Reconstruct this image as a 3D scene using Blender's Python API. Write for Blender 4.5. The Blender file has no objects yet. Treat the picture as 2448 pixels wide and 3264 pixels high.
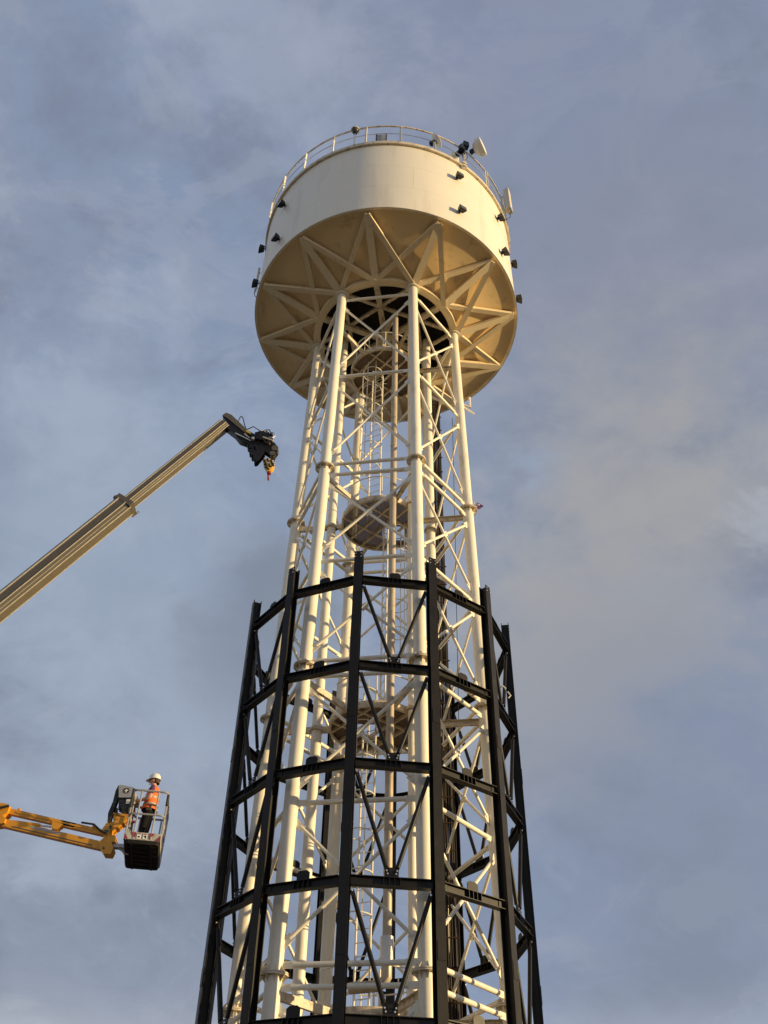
import bpy, math, random
from mathutils import Vector, Matrix
random.seed(7)
S = bpy.context.scene
C = S.collection
R = math.radians

# ------------------------------------------------------------------ camera
cd = bpy.data.cameras.new("camera"); cam = bpy.data.objects.new("camera", cd); C.objects.link(cam)
Rr, Uu, Ff = Vector((.99968, -.01895, .01664)), Vector((-.02503, -.66576, .74575)), Vector((.00305, .74593, .66602))
m = Matrix((Rr, Uu, -Ff)).transposed().to_4x4(); m.translation = (0, -21.8214, 1.6)
cam.matrix_world = m
cd.sensor_fit = 'VERTICAL'; cd.sensor_height = 24.0; cd.lens = 24.0*2952/3264
cd.clip_end = 6000; cd.clip_start = .1
S.camera = cam
S.render.resolution_x, S.render.resolution_y = 768, 1024

# ------------------------------------------------------------------ sun, sky, exposure
SUN_EL, SUN_AZ = R(6.5), R(103)                  # azimuth from +Y towards +X
sdir = Vector((math.sin(SUN_AZ)*math.cos(SUN_EL), math.cos(SUN_AZ)*math.cos(SUN_EL), math.sin(SUN_EL)))
sl = bpy.data.lights.new("sun", 'SUN'); sl.energy = 5.0; sl.angle = R(.53); sl.color = (1, .75, .385)
so = bpy.data.objects.new("sun", sl); C.objects.link(so); so.location = sdir*200
so.rotation_euler = sdir.to_track_quat('Z', 'Y').to_euler()

W = bpy.data.worlds.new("World"); S.world = W; W.use_nodes = True
nt = W.node_tree; N = nt.nodes; LK = nt.links.new
for n in list(N): N.remove(n)
def node(t, **kw):
    n = N.new(t)
    for k, v in kw.items(): setattr(n, k, v)
    return n
def setin(n, d):
    for k, v in d.items(): n.inputs[k].default_value = v
    return n
out = node('ShaderNodeOutputWorld'); bg = node('ShaderNodeBackground'); bg.inputs[1].default_value = .093
LK(bg.outputs[0], out.inputs[0])
sky = node('ShaderNodeTexSky', sky_type='NISHITA', sun_disc=False); sky.sun_elevation = SUN_EL; sky.sun_rotation = SUN_AZ
sky.air_density = 1.2; sky.dust_density = 1.5
tc = node('ShaderNodeTexCoord'); D = tc.outputs['Generated']
def noise(scale, detail, rough, dist, off=(0, 0, 0), stretch=(1, 1, 1)):
    mp = node('ShaderNodeMapping'); mp.inputs['Location'].default_value = off; mp.inputs['Scale'].default_value = stretch
    LK(D, mp.inputs[0]); n = node('ShaderNodeTexNoise')
    setin(n, {'Scale': scale, 'Detail': detail, 'Roughness': rough, 'Distortion': dist}); LK(mp.outputs[0], n.inputs['Vector'])
    return n.outputs[0]
def rng(v, a, b, c=0., d=1.):
    n = node('ShaderNodeMapRange', interpolation_type='SMOOTHSTEP'); setin(n, {1: a, 2: b, 3: c, 4: d}); LK(v, n.inputs[0]); return n.outputs[0]
def math_(op, a, b):
    n = node('ShaderNodeMath', operation=op)
    for i, x in enumerate((a, b)):
        if isinstance(x, (int, float)): n.inputs[i].default_value = x
        else: LK(x, n.inputs[i])
    return n.outputs[0]
def mix(f, a, b):
    n = node('ShaderNodeMix', data_type='RGBA')
    for s, x in ((0, f), (6, a), (7, b)):
        if isinstance(x, (int, float)): n.inputs[s].default_value = x
        elif isinstance(x, tuple): n.inputs[s].default_value = tuple(10*c for c in x) + (1,)
        else: LK(x, n.inputs[s])
    return n.outputs[2]
n_big = noise(1.9, 6, .52, .5, (3.1, .4, 1.7))
n_mid = noise(4.6, 10, .60, .35, (1.3, 5.2, 2.2), (1, 1.25, 1.35))
n_fine = noise(12, 9, .62, .25, (7, 2, 4), (1, 1.2, 1.5))
cl = math_('ADD', math_('MULTIPLY', n_mid, .66), math_('MULTIPLY', n_fine, .34))
n_edge = noise(7.5, 12, .66, .8, (2.4, 8.1, .6), (1, 1.3, 1.6))
col = mix(rng(n_big, .36, .66), (.245, .318, .475), (.275, .318, .420))
col = mix(math_('MULTIPLY', rng(cl, .49, .66), .75), col, (.405, .455, .575))
col = mix(math_('MULTIPLY', rng(cl, .50, .36), .70), col, (.215, .250, .340))
col = mix(math_('MULTIPLY', rng(n_edge, .50, .60), .20), col, (.44, .475, .55))
col = mix(math_('MULTIPLY', rng(n_edge, .48, .38), .22), col, (.20, .24, .335))
def bank(d, r0, r1, colr, amt, wob=.075):          # one soft cloud bank about a compass direction
    v = node('ShaderNodeVectorMath', operation='DISTANCE'); LK(D, v.inputs[0]); v.inputs[1].default_value = d
    dist = math_('ADD', v.outputs['Value'], math_('MULTIPLY', math_('SUBTRACT', n_mid, .5), -wob*5))
    dist = math_('ADD', dist, math_('MULTIPLY', math_('SUBTRACT', n_fine, .5), -wob*2.6))
    return mix(rng(dist, r1, r0, 0., amt), globals()['col'], colr)
col = bank((-.27, .74, .61), .05, .32, (.37, .455, .585), .55)          # paler breaks on the left
col = bank((-.24, .86, .45), .03, .20, (.39, .455, .57), .5)
col = bank((.10, .28, .95), .05, .35, (.245, .270, .385), .5)         # heavy grey overhead
col = bank((.27, .50, .82), .05, .28, (.262, .282, .375), .65)         # and high on the right
col = bank((.25, .70, .665), .0, .26, (.40, .392, .392), .65, .068)         # warm grey bank right of the tower
col = bank((.31, .72, .62), .0, .22, (.435, .42, .40), .50, .068)
col = bank((.20, .80, .56), .0, .20, (.41, .40, .39), .52, .068)
col = bank((.19, .86, .47), .0, .18, (.39, .38, .375), .50, .068)
col = bank((.385, .70, .60), .01, .07, (.44, .475, .55), .55)
col = bank((.34, .86, .38), .03, .34, (.255, .290, .390), .7, .05)
col = bank((.155, .70, .695), .0, .045, (.30, .40, .57), .45, .05)
col = bank((-.118, .795, .595), .02, .095, (.225, .262, .335), .85, .04)  # grey wisp left of the tower
col = bank((-.145, .83, .54), .02, .095, (.25, .295, .375), .7, .04)
col = bank((-.13, .36, .925), .03, .16, (.40, .445, .57), .5)
sep = node('ShaderNodeSeparateXYZ'); LK(D, sep.inputs[0])
low = rng(sep.outputs[2], .265, .02)
col = mix(math_('MULTIPLY', low, .85), col, (1.2, 1.18, 1.17))          # bright horizon band all round, added mostly below view to lift shaded walls
fin = mix(.88, sky.outputs[0], col)
LK(fin, bg.inputs[0])
S.view_settings.view_transform = 'Standard'; S.view_settings.look = 'None'
S.view_settings.exposure = 0.15; S.view_settings.gamma = 1.0
S.render.engine = 'CYCLES'

# ------------------------------------------------------------------ materials
def mat(name, col, rough=.5, metal=0., var=.12, scale=3., dirt=None, dirt_lo=.55, dirt_hi=.72, bump=.0, bscale=60., dscale=2.5, stretch=(1, 1, .25), spec=.5):
    M = bpy.data.materials.new(name); M.use_nodes = True; t = M.node_tree; n = t.nodes; L = t.links.new
    b = n['Principled BSDF']; b.inputs['Roughness'].default_value = rough; b.inputs['Metallic'].default_value = metal
    b.inputs['Specular IOR Level'].default_value = spec
    g = n.new('ShaderNodeNewGeometry')
    nz = n.new('ShaderNodeTexNoise'); nz.inputs['Scale'].default_value = scale; nz.inputs['Detail'].default_value = 5
    L(g.outputs['Position'], nz.inputs['Vector'])
    mx = n.new('ShaderNodeMix'); mx.data_type = 'RGBA'
    mx.inputs[6].default_value = tuple(c*(1-var) for c in col)+(1,); mx.inputs[7].default_value = tuple(min(1, c*(1+var)) for c in col)+(1,)
    L(nz.outputs[0], mx.inputs[0]); o = mx.outputs[2]
    if dirt:
        mp = n.new('ShaderNodeMapping'); mp.inputs['Scale'].default_value = stretch; L(g.outputs['Position'], mp.inputs[0])
        d = n.new('ShaderNodeTexNoise'); d.inputs['Scale'].default_value = dscale; d.inputs['Detail'].default_value = 8; d.inputs['Roughness'].default_value = .65
        L(mp.outputs[0], d.inputs['Vector'])
        r = n.new('ShaderNodeMapRange'); r.inputs[1].default_value = dirt_lo; r.inputs[2].default_value = dirt_hi; r.inputs[4].default_value = .75
        L(d.outputs[0], r.inputs[0])
        m2 = n.new('ShaderNodeMix'); m2.data_type = 'RGBA'; L(r.outputs[0], m2.inputs[0]); L(o, m2.inputs[6]); m2.inputs[7].default_value = dirt+(1,)
        o = m2.outputs[2]
    L(o, b.inputs['Base Color'])
    rr = n.new('ShaderNodeMapRange'); rr.inputs[3].default_value = max(.05, rough-.08); rr.inputs[4].default_value = min(1, rough+.1)
    L(nz.outputs[0], rr.inputs[0]); L(rr.outputs[0], b.inputs['Roughness'])
    if bump:
        bn = n.new('ShaderNodeTexNoise'); bn.inputs['Scale'].default_value = bscale; bn.inputs['Detail'].default_value = 3
        L(g.outputs['Position'], bn.inputs['Vector'])
        bp = n.new('ShaderNodeBump'); bp.inputs['Strength'].default_value = bump; bp.inputs['Distance'].default_value = .02
        L(bn.outputs[0], bp.inputs['Height']); L(bp.outputs[0], b.inputs['Normal'])
    return M
CREAM = (.83, .765, .62)
M = dict(
    tank=mat('tank_paint', (.85, .775, .625), .34, var=.04, scale=.9, dirt=(.58, .50, .38), dirt_lo=.55, dirt_hi=.85, bump=.12, bscale=1.6, dscale=1.3, stretch=(1, 1, .12)),
    cream=mat('cream_paint', CREAM, .42, var=.05, scale=2, dirt=(.45, .33, .20), dirt_lo=.58, dirt_hi=.80, bump=.05, bscale=30),
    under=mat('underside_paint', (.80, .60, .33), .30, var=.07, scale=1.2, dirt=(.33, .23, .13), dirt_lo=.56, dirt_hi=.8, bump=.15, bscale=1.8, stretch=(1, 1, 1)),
    stained=mat('stained_cream_paint', (.70, .60, .44), .5, var=.1, scale=4, dirt=(.22, .13, .06), dirt_lo=.5, dirt_hi=.66, dscale=6, stretch=(1, 1, 1)),
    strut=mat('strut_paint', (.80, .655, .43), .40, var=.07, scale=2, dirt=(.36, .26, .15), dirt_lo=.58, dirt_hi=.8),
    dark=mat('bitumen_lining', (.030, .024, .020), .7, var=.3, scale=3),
    black=mat('black_steel_paint', (.013, .011, .009), .42, var=.35, scale=5, spec=.22, dirt=(.045, .037, .028), dirt_lo=.6, dirt_hi=.8, dscale=9, bump=.05, bscale=90),
    galv=mat('galvanised_steel', (.62, .61, .59), .35, metal=.8, var=.12, scale=20),
    pipe=mat('weathered_pipe', (.50, .42, .31), .45, metal=.15, var=.12, scale=4, dirt=(.25, .17, .10), dirt_lo=.52, dirt_hi=.75, dscale=4),
    cable=mat('cable_sheath', (.016, .012, .010), .55, var=.3, scale=12, spec=.25),
    rust=mat('rusty_tray', (.055, .026, .014), .75, var=.4, scale=20),
    mesh=mat('grating_steel', (.20, .135, .09), .6, var=.3, scale=15),
    white=mat('white_plastic', (.80, .77, .70), .35, var=.03),
    antenna=mat('antenna_shell', (.60, .54, .43), .45, var=.06),
    grey=mat('grey_plastic', (.33, .33, .34), .4, var=.06),
    glass=mat('lamp_glass', (.10, .09, .05), .08, var=.1),
    lamp=mat('floodlight_housing', (.008, .008, .010), .45, var=.2, spec=.3),
    boom=mat('boom_paint', (.165, .142, .100), .38, metal=.25, var=.12, scale=3, dirt=(.15, .115, .07), dirt_lo=.5, dirt_hi=.75, dscale=5, bump=.1, bscale=14, stretch=(1, 1, 1)),
    boomedge=mat('boom_lit_edge_metal', (.48, .42, .31), .38, metal=.3, var=.3, scale=14, bump=.2, bscale=30),
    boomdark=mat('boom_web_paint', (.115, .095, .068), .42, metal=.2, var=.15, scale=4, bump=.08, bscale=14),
    collar=mat('boom_collar_paint', (.10, .085, .06), .5, var=.2, scale=9),
    cblack=mat('crane_black', (.009, .008, .008), .42, var=.3, scale=8, spec=.3, dirt=(.03, .025, .02), dirt_lo=.6, dirt_hi=.75, dscale=9),
    yellow=mat('safety_yellow', (.62, .38, .04), .45, var=.25, scale=12),
    lift=mat('lift_yellow_paint', (.70, .31, .012), .36, var=.12, scale=6, dirt=(.28, .14, .03), dirt_lo=.58, dirt_hi=.75, dscale=7, stretch=(1, 1, 1)),
    red=mat('red_paint', (.26, .025, .028), .5, var=.2, scale=15),
    rubber=mat('black_rubber', (.018, .018, .018), .65, var=.3, scale=10),
    basket=mat('basket_underside', (.020, .017, .016), .75, var=.35, scale=9, dirt=(.03, .025, .02), dirt_lo=.5, dirt_hi=.7, dscale=14, stretch=(1, 1, 1), spec=.2),
    kick=mat('kick_plate_paint', (.44, .41, .35), .55, var=.2, scale=12, dirt=(.25, .2, .14), dirt_lo=.5, dirt_hi=.65, dscale=12),
    rail=mat('basket_rail', (.40, .385, .36), .42, metal=.35, var=.15, scale=14, dirt=(.2, .17, .14), dirt_lo=.55, dirt_hi=.7, dscale=14),
    skin=mat('skin', (.52, .27, .17), .5, var=.06, scale=20),
    shirt=mat('purple_shirt', (.085, .025, .085), .8, var=.15, scale=20),
    trousers=mat('black_trousers', (.008, .0075, .010), .85, spec=.15, var=.3, scale=20),
    vest=mat('orange_vest', (.88, .16, .025), .75, var=.15, scale=25, bump=.3, bscale=25),
    band=mat('reflective_band', (.36, .32, .27), .4, var=.1, scale=30),
    hair=mat('brown_hair', (.05, .028, .016), .7, var=.3, scale=60),
    flag=mat('printed_pennant', (.26, .10, .22), .8, var=.6, scale=30),
    ground=mat('dry_ground', (.15, .125, .09), .95, var=.35, scale=.25, dirt=(.07, .068, .04), dirt_lo=.45, dirt_hi=.65, dscale=.05, stretch=(1, 1, 1), bump=.4, bscale=3),
)

# ------------------------------------------------------------------ mesh helpers
class MB:
    def __init__(s): s.v, s.f = [], []
    def add(s, vs, fs):
        o = len(s.v); s.v += [tuple(v) for v in vs]; s.f += [tuple(i+o for i in f) for f in fs]; return s
    def extrude(s, p, q, prof, up=(0, 0, 1), prof2=None):      # a closed 2-D profile swept from p to q
        p, q = Vector(p), Vector(q); d = (q-p).normalized(); u = Vector(up)
        if abs(d.dot(u)) > .98: u = Vector((0, 1, 0)) if abs(d.y) < .9 else Vector((1, 0, 0))
        a = d.cross(u).normalized(); b = a.cross(d); n = len(prof); pr2 = prof2 or prof
        vs = [p+a*x+b*y for x, y in prof]+[q+a*x+b*y for x, y in pr2]
        fs = [tuple(range(n))[::-1], tuple(range(n, 2*n))]+[(i, (i+1) % n, n+(i+1) % n, n+i) for i in range(n)]
        return s.add(vs, fs)
    def beam(s, p, q, w, h, up=(0, 0, 1)):
        return s.extrude(p, q, [(-w/2, -h/2), (w/2, -h/2), (w/2, h/2), (-w/2, h/2)], up)
    def tube(s, p, q, r, n=10, r2=None):
        r2 = r if r2 is None else r2
        c = [(math.cos(2*math.pi*i/n), math.sin(2*math.pi*i/n)) for i in range(n)]
        return s.extrude(p, q, [(x*r, y*r) for x, y in c], prof2=[(x*r2, y*r2) for x, y in c])
    def path(s, pts, r, n=8, closed=False):
        pts = [Vector(p) for p in pts]; k = len(pts); vs = []; up = None
        for i in range(k):
            a = pts[i-1] if (i or closed) else pts[i]; b = pts[(i+1) % k] if (i < k-1 or closed) else pts[i]
            d = (b-a).normalized()
            if up is None: up = d.orthogonal().normalized()
            up = (up-d*up.dot(d)).normalized(); e = d.cross(up)
            vs += [pts[i]+up*(r*math.cos(2*math.pi*j/n))+e*(r*math.sin(2*math.pi*j/n)) for j in range(n)]
        fs = []
        for i in range(k if closed else k-1):
            i2 = (i+1) % k
            fs += [(i*n+j, i*n+(j+1) % n, i2*n+(j+1) % n, i2*n+j) for j in range(n)]
        if not closed: fs += [tuple(range(n))[::-1], tuple((k-1)*n+j for j in range(n))]
        return s.add(vs, fs)
    def box(s, c, sz, rz=0, mtx=None):
        mt = mtx or Matrix.Rotation(rz, 3, 'Z'); c = Vector(c)
        vs = [c+mt@Vector((sz[0]/2*x, sz[1]/2*y, sz[2]/2*z)) for z in (-1, 1) for y in (-1, 1) for x in (-1, 1)]
        return s.add(vs, [(0, 2, 3, 1), (4, 5, 7, 6), (0, 1, 5, 4), (2, 6, 7, 3), (0, 4, 6, 2), (1, 3, 7, 5)])
    def plate(s, pts, y0, y1):                                   # (x, z) outline with thickness along y
        n = len(pts); vs = [(x, y0, z) for x, z in pts]+[(x, y1, z) for x, z in pts]
        return s.add(vs, [tuple(range(n)), tuple(range(n, 2*n))[::-1]]+[(i, n+i, n+(i+1) % n, (i+1) % n) for i in range(n)])
    def lathe(s, prof, n=48, c=(0, 0, 0), mtx=None):             # closed or open profile of (r, z)
        mt = mtx or Matrix.Identity(3); c = Vector(c); k = len(prof)
        vs = [c+mt@Vector((r*math.sin(2*math.pi*i/n), -r*math.cos(2*math.pi*i/n), z)) for i in range(n) for r, z in prof]
        fs = [(i*k+j, ((i+1) % n)*k+j, ((i+1) % n)*k+j+1, i*k+j+1) for i in range(n) for j in range(k-1)]
        return s.add(vs, fs)
    def ring(s, r0, r1, z0, z1, n=72, c=(0, 0, 0), mtx=None):
        return s.lathe([(r0, z0), (r1, z0), (r1, z1), (r0, z1), (r0, z0)], n, c, mtx)
    def build(s, name, m, parent=None, ang=35):
        me = bpy.data.meshes.new(name); me.from_pydata(s.v, [], s.f); me.update()
        me.polygons.foreach_set('use_smooth', [True]*len(me.polygons)); me.set_sharp_from_angle(angle=R(ang))
        import bmesh
        b = bmesh.new(); b.from_mesh(me); bmesh.ops.remove_doubles(b, verts=b.verts, dist=1e-5); bmesh.ops.recalc_face_normals(b, faces=b.faces); b.to_mesh(me); b.free()
        me.materials.append(M[m]); return link(name, me, parent)
def link(name, me, parent=None):
    o = bpy.data.objects.new(name, me); C.objects.link(o)
    if parent is not None: attach(o, parent)
    return o
def attach(o, parent):
    bpy.context.view_layer.update() if parent.location.length and not parent.get('_w') else None
    o.parent = parent; o.matrix_parent_inverse = Matrix.Translation(-parent_world(parent))
def parent_world(p):
    v = Vector((0, 0, 0))
    if p.type == 'EMPTY': v = p.location.copy()
    return v
def thing(name, label, cat, loc=(0, 0, 0), group=None):
    o = bpy.data.objects.new(name, None); C.objects.link(o); o.location = loc; o.empty_display_size = .3
    tag(o, label, cat, group); return o
def tag(o, label, cat, group=None, kind=None):
    o['label'] = label; o['category'] = cat
    if group: o['group'] = group
    if kind: o['kind'] = kind
    return o
def P(r, th, z):                                                 # polar about the tower axis; th from the camera side
    t = R(th); return Vector((r*math.sin(t), -r*math.cos(t), z))
def share(src, name, parent, mtx):
    o = bpy.data.objects.new(name, src); C.objects.link(o); o.parent = parent; o.matrix_parent_inverse = Matrix.Translation(-parent_world(parent)); o.matrix_basis = mtx
    return o

# ------------------------------------------------------------------ ground
g = MB(); n = 96
g.lathe([(.0, 0), (6, 0), (20, 0), (80, 0), (400, 0), (4000, 0)], n).build('ground', 'ground')['kind'] = 'structure'

# ------------------------------------------------------------------ water tower
Z0 = 1.6
HB, HT, ZT = 29.12+Z0, 33.73+Z0, 28.08+Z0
RT, SL, PHI = 2.564, .0181, 21.3
def cr(z): return RT+SL*(ZT-z)
ANG = [PHI-60, PHI, PHI+60, PHI+120, PHI+180, PHI+240]            # six main columns
wt = thing('water_tower', 'tall cream steel water tower with round tank on six braced tubular columns', 'water tower')
# tank
wall = MB().lathe([(5, HB), (5, HB+1.5), (5, HB+3.0), (5, HT-.16)], 160).build('tank_wall', 'tank', wt)
for z in (HB+1.455, HB+2.955): MB().ring(4.985, 5.0018, z-.010, z+.010, 160).build('weld_seam', 'tank', wall)
for i, (th, z0, z1) in enumerate([(-15, HB+2.96, HT-.2), (45, HB+2.96, HT-.2), (-60, HB+1.46, HB+2.95), (10, HB+1.46, HB+2.95), (-30, HB+.02, HB+1.45), (58, HB+.02, HB+1.45)]):
    MB().beam(P(4.9965, th, z0), P(4.9965, th, z1), .016, .010).build('weld_seam', 'tank', wall)
RI = RT+.16                                                       # ring girder
ZR = ZT+.05
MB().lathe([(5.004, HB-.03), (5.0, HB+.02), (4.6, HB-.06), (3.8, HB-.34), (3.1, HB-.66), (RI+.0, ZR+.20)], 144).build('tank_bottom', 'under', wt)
MB().ring(4.94, 5.03, HB-.045, HB+.03, 160).build('bottom_rim', 'tank', wt)
MB().lathe([(RT-.10, ZR), (RI, ZR), (RI, ZR+.26), (RT-.10, ZR+.26), (RT-.10, ZR)], 96).build('ring_girder', 'strut', wt)
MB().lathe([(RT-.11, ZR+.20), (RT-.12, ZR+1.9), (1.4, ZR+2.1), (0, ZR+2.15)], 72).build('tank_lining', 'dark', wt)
# struts under the tank: 12 rim nodes, each to three ring nodes
def strut(p, q, w, h): return MB().beam(p, q, w, h)
for i in range(12):
    a = PHI+30*i; rim = P(4.86, a, HB-.12); col = i % 2 == 0
    for k in (-1, 0, 1):
        dz = .02*(k+1)
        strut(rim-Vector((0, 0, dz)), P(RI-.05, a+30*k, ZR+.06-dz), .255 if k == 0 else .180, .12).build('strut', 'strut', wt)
for i in range(6):                                                # beams across the opening
    a = PHI+30+60*i
    MB().beam(P(RT-.02, a, ZR+.10), P(.32, a, ZR+.10), .20, .16).build('radial_beam', 'stained', wt)
    b, c = P(RT, PHI+60*i, ZR+.16), P(RT, PHI+60*i+120, ZR+.16); d = (c-b).normalized()
    MB().beam(b+d*.12, c-d*.12, .12, .10).build('star_beam', 'stained', wt)
MB().lathe([(.0, ZR-.02), (.36, ZR-.02), (.36, ZR+.22), (0, ZR+.22)], 24).build('hub', 'stained', wt)
# walkway edge and handrail
MB().lathe([(4.95, HT-.17), (5.09, HT-.17), (5.09, HT+.0), (5.075, HT+.0), (5.075, HT-.13), (4.95, HT-.13), (4.95, HT-.17)], 144).build('walkway_edge', 'stained', wt)
MB().ring(4.1, 5.07, HT-.125, HT-.10, 96).build('walkway_deck', 'cream', wt)
MB().lathe([(4.1, HT-.11), (2.0, HT+.18), (0, HT+.28)], 72).build('tank_roof', 'tank', wt)
ZH = 34.98+Z0
MB().ring(5.035, 5.085, ZH-.055, ZH, 144).build('top_rail', 'stained', wt)
MB().path([P(5.06, i*3, HT+.62) for i in range(120)], .016, 6, True).build('mid_rail', 'galv', wt)
pm = None
for i in range(24):
    th = 4.3+15*i
    if pm is None: pm = MB().box((0, 0, .60), (.075, .012, 1.22)).box((.03, -.03, .60), (.012, .06, 1.22)).box((0, .0, .0), (.12, .05, .06)).build('rail_post', 'cream', wt); pm.matrix_basis = Matrix.Translation(P(5.062, th, HT))@Matrix.Rotation(R(th), 4, 'Z')
    else: share(pm.data, 'rail_post', wt, Matrix.Translation(P(5.062, th, HT))@Matrix.Rotation(R(th), 4, 'Z'))
# columns
FL = [19.27+Z0, 12.32+Z0, 5.25+Z0]
for th in ANG:
    rad = .165
    c = MB().tube(P(cr(0), th, 0), P(cr(ZT), th, ZT+.02), rad, 28).build('column', 'cream', wt)
    for z in FL:
        f = MB(); p = P(cr(z), th, z)
        f.ring(.12, .285, -.030, -.004, 32, p); f.ring(.12, .285, .004, .030, 32, p)
        for k in range(8):
            a = k*45+10; q = p+Vector((math.cos(R(a)), math.sin(R(a)), 0))*.16
            e = Vector((math.cos(R(a)), math.sin(R(a)), 0)); t = Vector((-e.y, e.x, 0))*.006
            for s in (-1, 1):
                tri = [q+Vector((0, 0, .031*s)), q+e*.105+Vector((0, 0, .031*s)), q+Vector((0, 0, .16*s))]
                f.add([x-t for x in tri]+[x+t for x in tri], [(0, 1, 2), (5, 4, 3), (0, 3, 4, 1), (1, 4, 5, 2), (2, 5, 3, 0)])
        f.build('flange', 'stained', c)
    p = P(cr(ZT), th, ZT)
    h = MB().ring(.15, .25, -.02, .02, 32, p)
    h.ring(.15, .235, .10, .125, 32, p)
    for k in range(10):
        a = k*36; e = Vector((math.cos(R(a)), math.sin(R(a)), 0)); h.beam(p+e*.17+Vector((0, 0, .0)), p+e*.17+Vector((0, 0, .11)), .012, .09, e)
    h.build('column_head', 'cream', c)
    MB().lathe([(.0, 0), (.42, 0), (.42, .04), (.2, .05), (.2, .3), (0, .3)], 24, P(cr(0), th, 0)).build('base_plate', 'cream', c)
# ties and cross braces
TIES = [27.80, 23.50, 19.40, 18.96, 15.67, 12.47, 12.02, 8.77, 5.43, 5.02, 1.7]
PAN = [(27.50, 23.86), (23.16, 19.70), (18.72, 15.95), (15.42, 12.66), (11.80, 9.05), (8.48, 5.68), (4.80, 1.95), (1.45, -1.2)]
def tie(p, q, r):
    d = (q-p).normalized(); L = (q-p).length; m_ = MB()
    a, b = p+d*.14, q-d*.14
    m_.tube(a+d*.22, b-d*.22, r, 12)
    side = d.cross(Vector((0, 0, 1))).normalized()
    for u, v in ((a, a+d*.26), (b, b-d*.26)): m_.beam(u, v, .022, r*2.5)
    return m_
for i in range(6):
    a0, a1 = ANG[i], ANG[(i+1) % 6]
    for z in TIES:
        z += Z0; tie(P(cr(z), a0, z), P(cr(z), a1, z), .056).build('tie', 'cream', wt)
    for zt, zb in PAN:
        zt += Z0; zb += Z0
        for s in (0, 1):
            A, B = (a0, a1) if s == 0 else (a1, a0)
            p, q = P(cr(zt), A, zt), P(cr(zb), B, zb); d = (q-p).normalized()
            n_ = P(1, (a0+a1)/2 if abs(a1-a0) < 180 else (a0+a1)/2+180, 0)*(.028 if s else -.028)
            b = MB().tube(p+d*.35+n_, q-d*.35+n_, .040, 10)
            b.beam(p+d*.15+n_, p+d*.42+n_, .018, .17, (0, 0, 1)); b.beam(q-d*.42+n_, q-d*.15+n_, .018, .17)
            if s: mid = (p+q)/2; b.beam(mid-d*.10+n_*.2, mid+d*.10+n_*.2, .05, .15)
            b.build('brace', 'cream', wt)
# inner pipes
for th, r, rad, top in ((-97, 1.56, .135, ZT+.35), (97, 1.57, .145, ZT+.35), (41.5, 1.36, .10, ZT+.2)):
    c = MB().tube(P(r, th, 0), P(r, th, top), rad, 22).build('inner_column', 'cream', wt)
    for z in (18.93, 11.90, 4.85):
        p = P(r, th, z+Z0)
        MB().ring(rad-.01, rad+.055, -.035, .0, 24, p).ring(rad-.01, rad+.03, .0, .07, 24, p).build('collar', 'stained', c)
# service platforms
for pi, z in enumerate((18.98, 11.93, 4.92, 26.2)):
    z += Z0; top = False; RP = 1.23
    if top: pl_ = MB().ring(RP-.03, RP+.03, -.06, .06, 64, (0, 0, z)).build('platform', 'stained', wt)
    else: pl_ = MB().lathe([(RP-.07, z-.09), (RP, z-.09), (RP, z+.09), (RP-.07, z+.09), (RP-.07, z+.078), (RP-.015, z+.078), (RP-.015, z-.078), (RP-.07, z-.078), (RP-.07, z-.09)], 72).build('platform', 'stained', wt)
    hx, hy, hw = (.40, .45, .34) if pi == 0 else (-.25, .2, .34)   # ladder hatch
    for i in range(6):
        a = ANG[i]; p, q = P(RP-.01, a, z), P(cr(z)-.15, a, z)
        w, h, t = .045, .085, .010
        ch = [(-w, -h), (w, -h), (w, -h+t), (-w+t, -h+t), (-w+t, h-t), (w, h-t), (w, h), (-w, h)]
        MB().extrude(p, q, ch).build('platform_beam', 'stained', pl_)
    if top: continue
    for k, off in enumerate((-.78, -.32, .14, .60)):
        c, s = math.cos(R(38)), math.sin(R(38)); L = math.sqrt((RP-.03)**2-off*off)
        MB().beam((off*c-L*s, off*s+L*c, z-.045), (off*c+L*s, off*s-L*c, z-.045), .055, .08).build('joist', 'stained', pl_)
    for k, off in enumerate((-.45, .45)):
        c, s = math.cos(R(128)), math.sin(R(128)); L = math.sqrt((RP-.03)**2-off*off)
        MB().beam((off*c-L*s, off*s+L*c, z-.050), (off*c+L*s, off*s-L*c, z-.050), .05, .06).build('joist', 'stained', pl_)
    fl = MB(); sp = .044 if pi == 0 else .034
    k = -RP+.05
    while k < RP-.04:                                              # open grating with the hatch left out
        L = math.sqrt((RP-.02)**2-k*k)
        for ax in (0, 1):
            segs = [(-L, L)]
            hc, ha = (hx, hy) if ax == 0 else (hy, hx)
            if abs(k-hc) < hw: segs = [s_ for s_ in ((-L, min(ha-hw, L)), (max(ha+hw, -L), L)) if s_[1]-s_[0] > .02]
            for s0, s1 in segs:
                if ax == 0: fl.box((k, (s0+s1)/2, z+.01), (.020, s1-s0, .025))
                else: fl.box(((s0+s1)/2, k, z+.012), (s1-s0, .018, .018))
        k += sp
    o = fl.build('floor_grating', 'mesh', pl_); o['kind'] = 'stuff'
    MB().path([P(RP-.02, a, z+.9) for a in range(-60, 200, 10)], .02, 6).build('guard_rail', 'cream', pl_)
    for a in (-58, 0, 60, 125, 189): MB().tube(P(RP-.02, a, z+.08), P(RP-.02, a, z+.9), .02, 6).build('guard_post', 'cream', pl_)
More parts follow.
